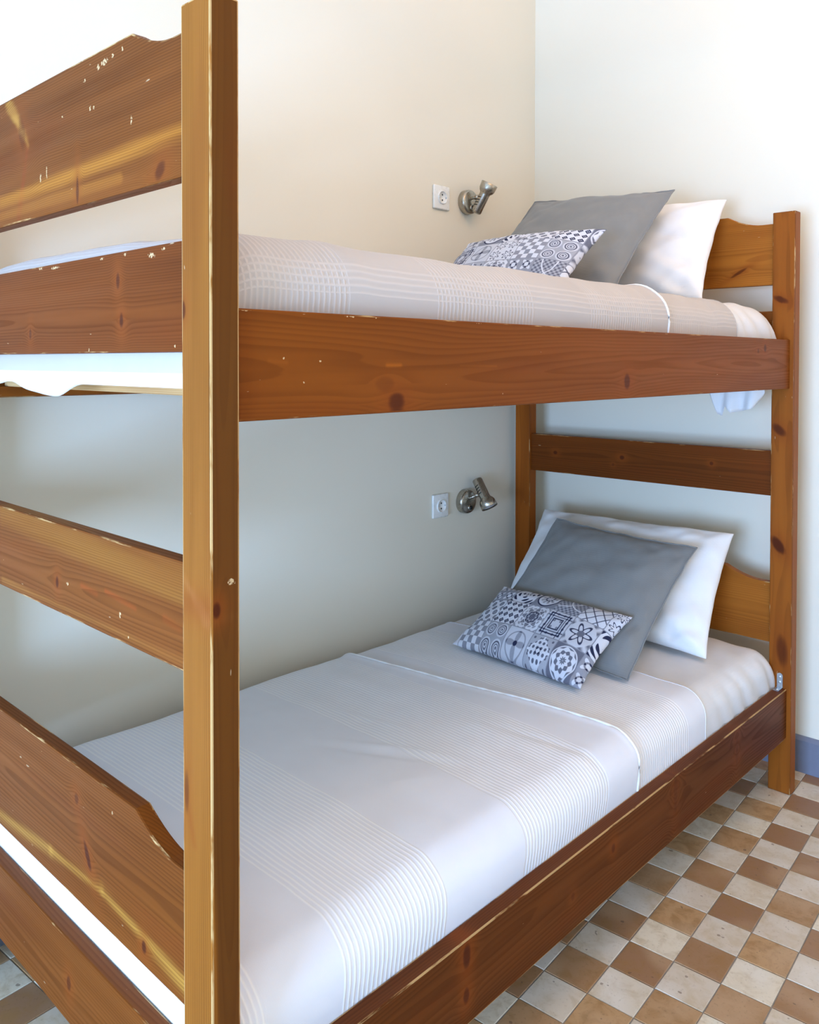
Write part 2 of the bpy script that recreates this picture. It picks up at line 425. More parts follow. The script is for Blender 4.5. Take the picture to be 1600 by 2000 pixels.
# window behind the camera, the room's daylight
win = bpy.data.objects.new('window_1', None); COL.objects.link(win); win.location = ((WINX0 + WINX1) / 2, FRONTY - .06, WINZ0); tag(win, kind='structure')
fw = .05; xm = (WINX0 + WINX1) / 2
for nm, q in (('frame_rail', (WINX0, WINX1, WINZ0, WINZ0 + fw)), ('frame_rail', (WINX0, WINX1, WINZ1 - fw, WINZ1)),
              ('frame_stile', (WINX0, WINX0 + fw, WINZ0 + fw, WINZ1 - fw)), ('frame_stile', (WINX1 - fw, WINX1, WINZ0 + fw, WINZ1 - fw)),
              ('mullion', (xm - .03, xm + .03, WINZ0 + fw, WINZ1 - fw))):
    obj(nm, bbox(q[0], q[1], FRONTY - .08, FRONTY - .04, q[2], q[3], .003), M_WHITEPAINT, win)
for x0, x1 in ((WINX0 + fw, xm - .03), (xm + .03, WINX1 - fw)):
    obj('pane', bbox(x0, x1, FRONTY - .064, FRONTY - .058, WINZ0 + fw, WINZ1 - fw, 0), M_GLASS, win)
# baseboards
def profile_board(name, p0, p1, nrm, h=.116, t=.014):
    bm = bmesh.new(); p0 = Vector(p0); p1 = Vector(p1); nrm = Vector(nrm)
    prof = ((0, 0), (t, 0), (t, h - .012), (t * .55, h - .003), (t * .3, h), (0, h))
    A = [bm.verts.new(p0 + nrm * a + Vector((0, 0, z))) for a, z in prof]; B = [bm.verts.new(p1 + nrm * a + Vector((0, 0, z))) for a, z in prof]
    n = len(prof)
    for i in range(n): bm.faces.new((A[i], A[(i + 1) % n], B[(i + 1) % n], B[i]))
    bm.faces.new(A[::-1]); bm.faces.new(B); bmesh.ops.recalc_face_normals(bm, faces=list(bm.faces))
    return struct(name, bm, M_BASE)
profile_board('baseboard_left', (WX, FRONTY, 0), (WX, BY - .002, 0), (1, 0, 0))
profile_board('baseboard_back', (BX + .014, byat(BX + .014), 0), (RX, byat(RX), 0), (math.sin(BANG), -math.cos(BANG), 0))
profile_board('baseboard_right', (RX, FRONTY, 0), (RX, byat(RX), 0), (-1, 0, 0))
profile_board('baseboard_front', (WX + .014, FRONTY, 0), (RX, FRONTY, 0), (0, 1, 0))

# floor: checkerboard cement tiles, turned a little against the bed
floor = struct('floor', bbox(WX - .1, RX + .1, FRONTY - .1, byat(RX) + .1, -.10, -.0022, 0), M_GROUT)
TS, TA = .1037, R(4.1)
tx = Vector((math.cos(TA), math.sin(TA))); ty = Vector((-math.sin(TA), math.cos(TA)))
T0 = Vector((-0.052, 1.345))               # a joint crossing
def tile_mesh(name, mat, s):
    bm = bmesh.new(); h = TS / 2 - .0011; bv = .0012
    lv = []
    for (e, z) in ((h, -.012), (h, -bv), (h - bv, 0)):
        lv.append([bm.verts.new((sx * e, sy * e, z)) for sx, sy in ((-1, -1), (1, -1), (1, 1), (-1, 1))])
    for A, B in zip(lv, lv[1:]):
        for i in range(4): bm.faces.new((A[i], A[(i + 1) % 4], B[(i + 1) % 4], B[i]))
    bm.faces.new(lv[-1])
    me = bpy.data.meshes.new(name); bm.to_mesh(me); bm.free(); me.materials.append(mat); return me
ME_A, ME_B = tile_mesh('tile', M_TILE_A, 0), tile_mesh('tile', M_TILE_B, 0)
def project(p):
    d = Vector(p) - CAM; z = d.dot(Fw2)
    if z < .05: return None
    return 800 + F_PX * d.dot(Rt3) / z, PY - F_PX * d.dot(Up3) / z, z
def hidden(p):
    # sight line through the lower rail / mattress block
    p = Vector(p); d = CAM - p
    for z in (.18, .24, .32, .40, .44):
        q = p + d * (z / CAM.z)
        if -1.03 < q.x < -.013 and .03 < q.y < 2.06: return True
    return False
cells = []
for i in range(-22, 26):
    for j in range(-52, 14):
        c = T0 + tx * ((i + .5) * TS) + ty * ((j + .5) * TS)
        if not (WX - .04 < c.x < RX + .05 and FRONTY - .05 < c.y < byat(c.x) + .05): continue
        pr = project((c.x, c.y, 0)); vis = 0
        if pr and -110 < pr[0] < 1710 and pr[1] < 2130 and pr[1] > 1300 and not all(hidden((c.x + ex, c.y + ey, 0)) for ex in (-.05, .05) for ey in (-.05, .05)): vis = 1 / pr[2] ** 2
        cells.append((vis, i, j, c))
cells.sort(key=lambda q: -q[0])
rest = bmesh.new()
for k, (vis, i, j, c) in enumerate(cells):
    me = ME_A if (i + j) % 2 == 0 else ME_B
    rz = TA + random.gauss(0, .004) + random.choice((0, 1, 2, 3)) * math.pi / 2
    tilt = (random.gauss(0, .0035), random.gauss(0, .0035))
    if vis > 0 and k < 295:
        o = bpy.data.objects.new('tile', me); COL.objects.link(o); o.parent = floor
        o.location = Vector((c.x, c.y, random.uniform(-.0006, 0))) - Vector(floor.location)
        o.rotation_euler = (tilt[0], tilt[1], rz)
    else:
        T = Matrix.Translation((c.x, c.y, -.0002)) @ Matrix.Rotation(rz, 4, 'Z')
        n0 = len(rest.faces); rest.from_mesh(me); rest.verts.ensure_lookup_table(); rest.faces.ensure_lookup_table()
        for f in rest.faces[n0:]:
            f.material_index = 0 if me is ME_A else 1
        for v in rest.verts[len(rest.verts) - 12:]: v.co = T @ v.co
tf = obj('tile_field', rest, [M_TILE_A, M_TILE_B], floor); tf['kind'] = 'stuff'

# pendant bowl that throws warm light up onto the ceiling
LX, LY, LZ = 0.85, 1.1, 2.42
lamp = thing('pendant_lamp', (LX, LY, CZ), 'white bowl pendant lamp hanging from the ceiling', 'lamp')
bm = bmesh.new(); lathe(bm, (LX, LY, CZ), (0, 0, -1), ((0, 0), (0, .06), (.02, .055), (.03, .012), (.03, 0)), 24); obj('canopy', bm, M_STEEL, lamp, True)
bm = bmesh.new(); lathe(bm, (LX, LY, CZ - .03), (0, 0, -1), ((0, .006), (CZ - .03 - LZ + .02, .006)), 12); obj('stem', bm, M_STEEL, lamp, True)
bm = bmesh.new(); lathe(bm, (LX, LY, LZ), (0, 0, -1), [(-.004, .196), (0, .2), (.03, .19), (.07, .15), (.095, .08), (.1, 0)], 36); obj('bowl', bm, M_WHITEPAINT, lamp, True)
_l = bpy.data.lights.new('lamp_light', 'AREA'); _l.shape = 'DISK'; _l.size = .34; _l.energy = LAMP_W; _l.color = LAMP_C
_o = bpy.data.objects.new('lamp_light', _l); COL.objects.link(_o); _o.parent = lamp; _o.location = (0, 0, LZ - CZ); _o.rotation_euler = (math.pi, 0, 0)

# ------------------------------------------------------------------ bunk bed
PW, PT, BL, BW, H, EI, RTK = .0675, .043, 2.06, 1.042, 1.79, .013, .0335
bed = thing('bunk_bed', (-BW / 2, BL / 2, 0), 'stained pine bunk bed standing along the cream wall', 'bunk bed')
gcP = lambda v: (v.z, -v.x, v.y)
gcX = lambda z0: (lambda v: (-v.x, v.z - z0, v.y))
gcY = lambda z0: (lambda v: (v.y, v.z - z0, v.x))
YEL = dict(dark=lin(118, 76, 30), light=lin(176, 128, 62))
BRN = dict(dark=lin(104, 58, 22), light=lin(178, 114, 50))
MID = dict(dark=lin(98, 58, 24), light=lin(164, 110, 52))
def post(x0, y0, mats):
    return obj('post', bbox(x0, x0 + PW, y0, y0 + PT, 0, H, .0026, 2, 1), mats, bed, gc=gcP)
kp = [(1.395, .064, .012, .006, 'c', .9), (1.013, .008, .010, .006, 'd', 1.0), (.765, .058, .03, .006, 'c', .6), (.30, .03, .012, .008, 'd', .5)]
ch = [(1.046, .030, .006, .008, 'd')]
st = [(1.045, .066, 1.0, .012, .010, lin(170, 110, 60), .5), (.77, .064, .70, .040, .010, lin(128, 54, 16), .6)]
wpn = [wood('pine_post_near', knots=kp, chips=ch, streaks=st, pith=(-.022, .024), ring=.0040, seed=1.3, contrast=.55, shade_r=.0325, tone=(.66, .46, .28), **YEL),  # pith placed so the painted shade darkens the room-side face
       wood('pine_post_near_edge', pith=(.0, -.06), seed=1.3, wear=.62, tone=(.8, .6, .45), **YEL)]
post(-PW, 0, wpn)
wpl = [wood('pine_post_hidden', seed=8.1, pith=(1.0, -.05), **MID), wood('pine_post_hidden_edge', seed=8.1, wear=.3, **MID)]
post(-BW, 0, wpl)
kp = [(1.522, .042, .010, .022, 'c', .9, .35), (1.121, .043, .016, .020, 'c', .9, .5), (.765, .043, .020, .022, 'c', 1.0, .7), (.442, .030, .045, .016, 'c', .8, .6)]
wpf = [wood('pine_post_far', knots=kp, pith=(.03, 2.16), ring=.005, seed=2.7, contrast=.5, tone=(.86, .6, .34), **MID), wood('pine_post_far_edge', seed=2.7, wear=.2, **MID)]
post(-PW, BL, wpf)
wpg = [wood('pine_post_corner', knots=[(.52, 1.01, .012, .010, 'c', .8)], pith=(1.0, 2.2), seed=4.4, contrast=.5, tone=(.9, .56, .3), **MID), wood('pine_post_corner_edge', seed=4.4, wear=.2, **MID)]
post(-BW, BL, wpg)

def flat_board(name, y0, z0, z1, mats, th=.025):
    return obj(name, bbox(-BW + PW - .012, -PW + .012, y0, y0 + th, z0, z1, .0025, 2, 1), mats, bed, gc=gcX(z0))
def crest_board(name, y0, z0, sh, cr, mats, th=.025):
    """headboard plank with a raised middle and scooped shoulders"""
    a0, a1, a2 = PW - .012, .105, .213
    half = [(a0, sh)] + [(a1 + (a2 - a1) * i / 8, sh + (cr - sh) * (i / 8) ** 1.75) for i in range(9)]
    pts = [(-a, z) for a, z in half] + [(-(BW - a), z) for a, z in half[::-1]] + [(-BW + a0, z0), (-a0, z0)]
    bm = bmesh.new()
    A = [bm.verts.new((x, y0, z)) for x, z in pts]; B = [bm.verts.new((x, y0 + th, z)) for x, z in pts]
    n = len(pts)
    fa = bm.faces.new(A); fb = bm.faces.new(B[::-1])
    for i in range(n): bm.faces.new((A[i], B[i], B[(i + 1) % n], A[(i + 1) % n]))
    bmesh.ops.recalc_face_normals(bm, faces=list(bm.faces))
    ed = [e for e in bm.edges if abs(e.verts[0].co.y - e.verts[1].co.y) < 1e-6]
    bmesh.ops.bevel(bm, geom=ed, offset=.0028, segments=2, profile=.6, affect='EDGES', material=1, clamp_overlap=True)
    return obj(name, bm, mats, bed, gc=gcX(z0))
def wpair(name, wear=.35, base=MID, **kw):
    if 'foot' in name: kw.setdefault('tone', (.54, .36, .21))
    k2 = {k: v for k, v in kw.items() if k in ('pith', 'ring', 'seed', 'contrast', 'tone')}
    return [wood(name, **kw, **base), wood(name + '_edge', wear=wear, **k2, **base)]
# foot end (towards the camera)
FY = .0095
crest_board('foot_crest_board', FY, 1.5725, 1.762, 1.796,
    wpair('pine_foot_top', .22, MID, knots=[(.60, .15, .014, .03, 'c', .5, .2), (.387, .024, .004, .022, 'c', .8), (.137, .016, .012, .012, 'c', .8, -.4)],
          streaks=[(.66, .22, .575, .13, .012, lin(200, 148, 66), .8), (.575, .13, .62, .0, .010, lin(128, 46, 14), .7),
                   (.70, .045, .06, .062, .013, lin(184, 118, 40), .65), (.70, .02, .25, .022, .008, lin(178, 112, 38), .5)],
          chips=[(.343, .1435, .003, .006, 'c'), (.330, .1425, .003, .004, 'c'), (.295, .203, .016, .006, 'c'), (.315, .200, .006, .007, 'c'), (.24, .208, .004, .005, 'c'), (.27, .206, .006, .004, 'c'),
                 (.524, .064, .004, .010, 'c'), (.50, .070, .003, .016, 'c'), (.36, .19, .005, .004, 'c'), (.44, .15, .004, .003, 'c'), (.215, .10, .003, .008, 'c')],
          pith=(.25, -.04), ring=.0036, seed=3.1, contrast=.62))
flat_board('foot_rail', FY, 1.3406, 1.4885,
    wpair('pine_foot_second', .15, dict(dark=lin(94, 50, 18), light=lin(150, 92, 38)), knots=[(.257, .106, .006, .012, 'c', .9), (.247, .048, .006, .011, 'c', 1.0), (.57, .035, .005, .010, 'c', .8)],
          chips=[(.306, .142, .008, .003, 'c'), (.235, .143, .006, .005, 'c'), (.526, .144, .012, .003, 'c'), (.128, .141, .008, .003, 'c'), (.16, .135, .012, .005, 'c'), (.47, .141, .02, .003, 'c'), (.35, .003, .003, .006, 'c'), (.10, .008, .003, .003, 'c')],
          pith=(.06, -.02), ring=.0034, seed=5.6, contrast=.6))
flat_board('foot_rail', FY, .914, 1.061,
    wpair('pine_foot_middle', .22, MID, knots=[(.469, .049, .006, .010, 'c', 1.0)],
          streaks=[(.38, .060, .33, .056, .007, lin(160, 66, 18), .38), (.30, .066, .21, .058, .005, lin(160, 66, 18), .4), (.13, .060, .09, .055, .007, lin(160, 66, 18), .4),
                   (.70, .135, .08, .118, .022, lin(150, 100, 38), .55), (.7, .012, .08, .012, .010, lin(160, 106, 46), .5)],
          chips=[(.43, .052, .006, .005, 'c'), (.255, .040, .004, .006, 'c'), (.23, .012, .004, .003, 'c')],
          pith=(.05, -.03), ring=.0034, seed=7.9, contrast=.62))
crest_board('foot_crest_board', FY, .461, .645, .680,
    wpair('pine_foot_low', .2, MID, knots=[(.402, .165, .007, .009, 'c', .7), (.365, .088, .008, .020, 'c', 1.0, .5), (.189, .028, .007, .010, 'c', 1.0)],
          streaks=[(.723, .019, .50, .042, .016, lin(190, 140, 62), .75), (.50, .042, .316, .053, .016, lin(194, 142, 60), .85), (.316, .053, .07, .030, .018, lin(190, 140, 60), .8)],
          chips=[(.282, .187, .004, .003, 'c')], pith=(.11, -.05), ring=.0038, seed=9.3, contrast=.6))
flat_board('foot_rail', FY, .2417, .381,
    wpair('pine_foot_bottom', .15, MID, knots=[(.434, .067, .007, .012, 'c', .8)], pith=(.05, -.04), seed=11.2, contrast=.5))
# head end (against the back wall)
HY = BL + .0095
crest_board('head_crest_board', HY, 1.569, 1.758, 1.793,
    wpair('pine_head_top', .2, dict(dark=lin(136, 86, 34), light=lin(206, 148, 72)), knots=[(.175, .045, .010, .016, 'c', .8, -1.6)], pith=(.07, 2.0), seed=13.1, contrast=.55))
flat_board('head_rail', HY, 1.340, 1.488, wpair('pine_head_second', .2, MID, pith=(.07, 2.0), seed=14.1))
flat_board('head_rail', HY, .9135, 1.054,
    wpair('pine_head_middle', .2, dict(dark=lin(84, 48, 18), light=lin(138, 84, 38)), knots=[(.864, .075, .008, .006, 'c', .9), (.585, .078, .008, .007, 'c', .9), (.26, .085, .006, .006, 'c', .8), (.62, .05, .005, .005, 'c', .6)], pith=(.07, 2.0), seed=15.1, contrast=.6))
crest_board('head_crest_board', HY, .4555, .644, .676, wpair('pine_head_low', .2, dict(dark=lin(128, 80, 32), light=lin(196, 138, 66)), knots=[(.52, .09, .010, .012, 'c', .8)], pith=(.09, 2.0), seed=16.1, contrast=.55))
flat_board('head_rail', HY, .2417, .381, wpair('pine_head_bottom', .2, MID, pith=(.05, 2.0), seed=17.1))
# long side rails
def side_rail(x0, z0, z1, mats): return obj('side_rail', bbox(x0, x0 + RTK, PT, BL, z0, z1, .0025, 2, 1), mats, bed, gc=gcY(z0))
XR = -EI - RTK; XL = -BW + EI
side_rail(XR, 1.249, 1.398, wpair('pine_rail_upper', .18, dict(dark=lin(104, 58, 18), light=lin(158, 100, 42)),
    knots=[(.346, .014, .016, .016, 'c', .9), (1.067, .037, .012, .016, 'c', .85), (1.861, .121, .008, .010, 'c', .8), (1.81, .112, .006, .006, 'c', .6), (.32, .045, .02, .012, 'c', .25)],
    streaks=[(.325, .074, .355, .074, .007, lin(170, 92, 22), .8), (.60, .072, .50, .073, .004, lin(156, 84, 24), .5), (.10, .080, .13, .078, .005, lin(150, 80, 24), .4)],
    chips=[(.06, .148, .03, .003, 'c'), (.25, .147, .014, .003, 'c'), (.55, .148, .012, .003, 'c'), (.30, .146, .008, .002, 'c'), (1.25, .148, .02, .003, 'c'), (.125, .084, .0025, .002, 'c'), (.19, .080, .0025, .002, 'c'), (.16, .050, .002, .002, 'c'), (.62, .022, .002, .004, 'c')],
    pith=(.073, -.13), ring=.0034, seed=21.0, contrast=.5))
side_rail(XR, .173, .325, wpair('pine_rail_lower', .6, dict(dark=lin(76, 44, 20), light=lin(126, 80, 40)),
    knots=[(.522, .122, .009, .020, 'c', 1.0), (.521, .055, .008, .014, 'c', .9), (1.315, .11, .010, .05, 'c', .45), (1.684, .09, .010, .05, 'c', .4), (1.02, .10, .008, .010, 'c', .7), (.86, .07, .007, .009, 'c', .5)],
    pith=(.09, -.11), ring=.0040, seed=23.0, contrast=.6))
side_rail(XL, 1.249, 1.398, wpair('pine_rail_upper_wall', .2, MID, seed=25.0, pith=(.07, -1.1)))
side_rail(XL, .173, .325, wpair('pine_rail_lower_wall', .2, MID, seed=26.0, pith=(.07, -1.1)))
# ledgers and pale slats that carry the mattresses
PALE = dict(dark=lin(190, 150, 98), light=lin(232, 206, 160))
M_SLAT = wood('pale_pine_slat', pith=(.5, -.1), seed=30.0, contrast=.6, coat=.0, rough=.6, tone=(.8, .7, .6), **PALE)
M_LEDGER = wood('stained_pine_ledger', pith=(.01, -.1), seed=33.0, contrast=.6, **MID)
for zs in (1.274, .222):
    for x0 in (XR - .022, XL + RTK):
        obj('ledger', bbox(x0, x0 + .022, PT + .03, BL - .03, zs - .022, zs, .002), M_LEDGER, bed, gc=gcY(zs - .022))
    n = 12
    proto = None
    for k in range(n):
        yc = .16 + (BL - .27) * k / (n - 1)
        if proto is None:
            proto = obj('slat', bbox(XL + RTK + .002, XR - .002, yc - .035, yc + .035, zs, zs + .016, .002, 1), M_SLAT, bed, gc=lambda v: (-v.x, v.y * 1.0, v.z))
            yc0 = yc
        else:
            o = proto.copy(); COL.objects.link(o); o.parent = bed; o.location = Vector(proto.location) + Vector((0, yc - yc0, 0))
# zinc bracket hooking the lower rail to the far post
def bracket(xc, y1, z0):
    bm = bmesh.new()
    w = .0085; t = .0022; hgt = .046; ln = .036
    # outline in (y,z): plate up the post, bent along the rail top
    out = []
    for k in range(9): a = math.pi * k / 8; out.append((w * math.cos(a), hgt - w + w * math.sin(a)))
    A = [bm.verts.new((xc + x, y1 - t, z0 + z)) for x, z in [(w, 0)] + out + [(-w, 0)]]
    B = [bm.verts.new((v.co.x, y1, v.co.z)) for v in A]
    n = len(A)
    bm.faces.new(A); bm.faces.new(B[::-1])
    for i in range(n): bm.faces.new((A[i], B[i], B[(i + 1) % n], A[(i + 1) % n]))
    box(bm, xc - w, xc + w, y1 - ln, y1, z0, z0 + t)
    lathe(bm, (xc, y1 - t, z0 + .034), (0, -1, 0), ((0, .0045), (.0015, .004), (.0022, 0)), 12)
    lathe(bm, (xc, y1 - t, z0 + .018), (0, -1, 0), ((0, .0045), (.0015, .004), (.0022, 0)), 12)
    lathe(bm, (xc, y1 - .024, z0 + t), (0, 0, 1), ((0, .0045), (.0015, .004), (.0022, 0)), 12)
    bmesh.ops.recalc_face_normals(bm, faces=list(bm.faces))
    o = obj('corner_bracket', bm, M_ZINC, bed); o['label'] = 'zinc corner bracket joining lower rail and post'
bracket(-EI - .020, BL - .0005, .3252)

# ------------------------------------------------------------------ mattresses, sheets, coverlets
def nz(x, y, z=0.0): return noise.noise(Vector((x, y, z)))
def profile(lo, hi, zb, zt, r, nside=6, narc=9, step=.012, end=True):
    """points (pos, z, arc length) up one side, over the top, down the other"""
    P = []
    for i in range(nside): P.append((lo, zb + (zt - r - zb) * i / nside))
    for i in range(narc): a = math.pi / 2 * i / narc; P.append((lo + r - r * math.cos(a), zt - r + r * math.sin(a)))
    x = lo + r; hi2 = hi - r if end else hi
    n = max(2, int((hi2 - x) / step))
    for i in range(n + (0 if end else 1)): P.append((x + (hi2 - x) * i / n, zt))
    if end:
        for i in range(narc): a = math.pi / 2 * (1 - i / narc); P.append((hi - r + r * math.cos(a), zt - r + r * math.sin(a)))
        for i in range(nside + 1): P.append((hi, zt - r - (zt - r - zb) * i / nside))
    s = 0; out = []
    for i, p in enumerate(P):
        if i: s += math.hypot(p[0] - P[i - 1][0], p[1] - P[i - 1][1])
        out.append((p[0], p[1], s))
    return out
def drape(name, xs, ys, zb, zt, disp, mats, parent=None, attrname=None):
    """grid from two profiles; disp(x, y, wx, wy, sx) -> (dx, dy, dz)"""
    verts, cc = [], []
    S = xs[-1][2]
    for (y, zy, sy) in ys:
        wy = (zy - zb) / (zt - zb)
        for (x, zx, sx) in xs:
            wx = (zx - zb) / (zt - zb)
            z = zb + (zt - zb) * wx * wy
            d = disp(x, y, wx, wy, sx)
            verts.append(Vector((x + d[0], y + d[1], z + d[2]))); cc.append((S - sx, y, 0.0))
    nx = len(xs)
    faces = [(j * nx + i, j * nx + i + 1, (j + 1) * nx + i + 1, (j + 1) * nx + i) for j in range(len(ys) - 1) for i in range(nx - 1)]
    lo = Vector((min(v.x for v in verts), min(v.y for v in verts), min(v.z for v in verts))); hi = Vector((max(v.x for v in verts), max(v.y for v in verts), 0))
    ctr = Vector(((lo.x + hi.x) / 2, (lo.y + hi.y) / 2, lo.z))
    me = bpy.data.meshes.new(name); me.from_pydata([v - ctr for v in verts], [], faces)
    at = me.attributes.new('cc', 'FLOAT_VECTOR', 'POINT'); at.data.foreach_set('vector', [c for t in cc for c in t])
    for p in me.polygons: p.use_smooth = True
    me.materials.append(mats)
    o = bpy.data.objects.new(name, me); COL.objects.link(o)
    if parent: o.parent = parent; o.location = ctr - wloc(parent)
    else: o.location = ctr
    return o, verts, nx
MX0, MX1, MY0, MY1 = XL + RTK + .003, XR - .003, FY + .025 + .004, BL + .002
def sstep(a, b, x):
    t = min(1, max(0, (x - a) / (b - a))); return t * t * (3 - 2 * t)
def make_mattress(zb, zt, r, label, crown, sag):
    t = thing('mattress', ((MX0 + MX1) / 2, (MY0 + MY1) / 2, zb), label, 'mattress', 'bunk mattresses in white fitted sheets')
    def disp(x, y, wx, wy, sx):
        top = wx * wy; xn = (x - MX0) / (MX1 - MX0)
        dz = crown(x, y) * top * top
        dz += top * (nz(x * 5, y * 5, zb) * .004 + nz(x * 14, y * 9, zb + 3) * .002)
        # gathered folds near the head corner on the room side
        fold = sstep(1.5, 1.9, y) * sstep(.55, .95, xn)
        ph = y * 75 + wx * 9 + nz(x * 6, y * 6) * 3
        dx = math.sin(ph) * .006 * fold * (1 - abs(2 * wx - 1) ** 3) * wy
        dz += math.sin(y * 34 + x * 46 + 3 * nz(x * 5, y * 5)) * .0042 * (.4 + .6 * abs(nz(x * 3, y * 3, 2))) * sstep(1.45, 1.8, y) * sstep(.5, .85, xn) * top
        return (min(dx, .001), 0, dz - sag(x, y) * top)
    xs = profile(MX0, MX1, zb, zt, r, step=.014); ys = profile(MY0, MY1, zb, zt, r, step=.014)
    o, v, n = drape('fitted_sheet', xs, ys, zb, zt, disp, M_SHEET, t)
    # underside ticking
    bm = bmesh.new(); vs = [bm.verts.new(p) for p in ((MX0, MY0, zb + .0005), (MX1, MY0, zb + .0005), (MX1, MY1, zb + .0005), (MX0, MY1, zb + .0005))]; bm.faces.new(vs[::-1])
    obj('ticking_base', bm, M_SHEET, t)
    return t, disp
ZBL, ZTL, RL = .2385, .437, .062
ZBU, ZTU, RU = 1.2905, 1.500, .085
crownL = lambda x, y: .014 * (1 - ((x - (MX0 + MX1) / 2) / .48) ** 2)
crownU = lambda x, y: .012 * (1 - ((x - (MX0 + MX1) / 2) / .48) ** 2) + .012 * sstep(-.3, -.9, x) * sstep(.5, .1, y)
mat_l, dispL = make_mattress(ZBL, ZTL, RL, 'lower mattress in a white fitted sheet inside the bottom bunk', crownL, lambda x, y: 0)
mat_u, dispU = make_mattress(ZBU, ZTU, RU, 'upper mattress in a white fitted sheet inside the top bunk', crownU, lambda x, y: 0)

def make_coverlet(zb0, zt0, r0, yend, yridge, matl, label, dispM, zb_cut, creases):
    off = .0045
    zt = zt0 + off
    def disp(x, y, wx, wy, sx):
        top = wx * wy; xn = (x - MX0) / (MX1 - MX0)
        d = dispM(x, min(y, 1.45), wx, wy, sx)
        yr = yridge(x)
        dz = d[2] + top * (.0075 * (1 - sstep(yr - .006, yr + .010, y)) + .0045 * math.exp(-((y - yr) / .011) ** 2))
        dx = (.0065 * (1 - sstep(yr - .006, yr + .010, y)) * wy * sstep(.30, .6, wx) * sstep(.97, .8, wx)) * (1 if xn > .5 else 0)
        for (cx, cy, ang, ln, wd, h) in creases:
            ca, sa = math.cos(ang), math.sin(ang); u = (x - cx) * ca + (y - cy) * sa; v = -(x - cx) * sa + (y - cy) * ca
            dz += h * top * math.exp(-(v / wd) ** 2 - (u / ln) ** 2)
        dz += top * .0018 * nz(x * 3.3, y * 16, 9) 
        return (dx, 0, dz + .0012)
    xs = profile(MX0 - .0015, MX1 + .0015, zb_cut, zt, r0, step=.014)
    ys = [p for p in profile(MY0 - .002, yend, zb_cut, zt, r0, step=.0065, end=False)]
    o, verts, nx = drape('coverlet', xs, ys, zb_cut, zt, disp, matl)
    tag(o, label, 'coverlet', 'ribbed coverlets on the bunks')
    # piped edge of the turned-back layer
    cols = []
    for i in range(nx):
        x, zx, sx = xs[i]
        yr = yridge(x)
        j = min(range(len(ys)), key=lambda q: abs(ys[q][0] - yr) + (9 if ys[q][1] < zt - .001 else 0))
        v = verts[j * nx + i]
        nrm = Vector((0, 0, 1)) if zx > zt - .001 else (Vector((1, 0, .3)) if i > nx / 2 else Vector((-1, 0, .3)))
        if zx > zb_cut + .03: cols.append(v + nrm.normalized() * .0012)
    bm = bmesh.new(); tube(bm, cols, .0028, 8)
    p = obj('piped_hem', bm, M_PIPING, o, True)
    bm = bmesh.new(); j = len(ys) - 1
    tube(bm, [verts[j * nx + i] + Vector((0, .0005, .0002)) for i in range(nx) if xs[i][1] > zb_cut + .03], .0011, 8)
    obj('edge_hem', bm, matl, o, True)
    return o
cov_l = make_coverlet(ZBL, ZTL, RL, 1.56, lambda x: 1.095 + .095 * sstep(-.95, 0, x) ** 1.2 if True else 0, M_COVER_L,
    'white ribbed coverlet with piped edge spread over the lower bunk', dispL, ZBL + .02,
    [(-.40, .70, R(28), .13, .012, -.004), (-.40, .735, R(28), .12, .010, .004), (-.28, .66, R(75), .05, .008, .0025), (-.55, .80, R(12), .10, .012, .003), (-.15, 1.02, R(12), .2, .012, -.003)])
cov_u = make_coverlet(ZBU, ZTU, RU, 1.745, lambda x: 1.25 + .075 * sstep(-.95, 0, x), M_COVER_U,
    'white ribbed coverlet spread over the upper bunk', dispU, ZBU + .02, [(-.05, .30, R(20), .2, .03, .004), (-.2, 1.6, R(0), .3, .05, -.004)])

# loose white sheet tucked under the upper mattress: sagging roll at the foot end, hanging corner near the head post
def sheet_roll(parent):
    bm = bmesh.new(); n = 70; m = 14
    rows = []
    for i in range(n + 1):
        t = i / n; x = MX0 + .02 + (MX1 - MX0 - .04) * t
        low = 1.291 + .004 * nz(x * 9, 1) - .030 * math.exp(-((x + .585) / .07) ** 2) - .012 * math.exp(-((x + .72) / .05) ** 2) + .006 * math.sin(x * 40) * sstep(-.45, -.6, x)
        row = []
        for k in range(m + 1):
            a = k / m; ang = -math.pi * .52 + math.pi * 1.04 * a
            cz = (low + 1.375) / 2; hz = (1.375 - low) / 2
            y = MY0 + .012 - .0095 * math.cos(ang) + .0025 * nz(x * 20, a * 3, 2)
            row.append(bm.verts.new((x, y, cz + hz * math.sin(ang))))
        rows.append(row)
    for A, B in zip(rows, rows[1:]):
        for k in range(m): bm.faces.new((A[k], A[k + 1], B[k + 1], B[k]))
    bmesh.ops.recalc_face_normals(bm, faces=list(bm.faces))
    obj('tucked_sheet_end', bm, M_SHEET, parent, True)
sheet_roll(mat_u)
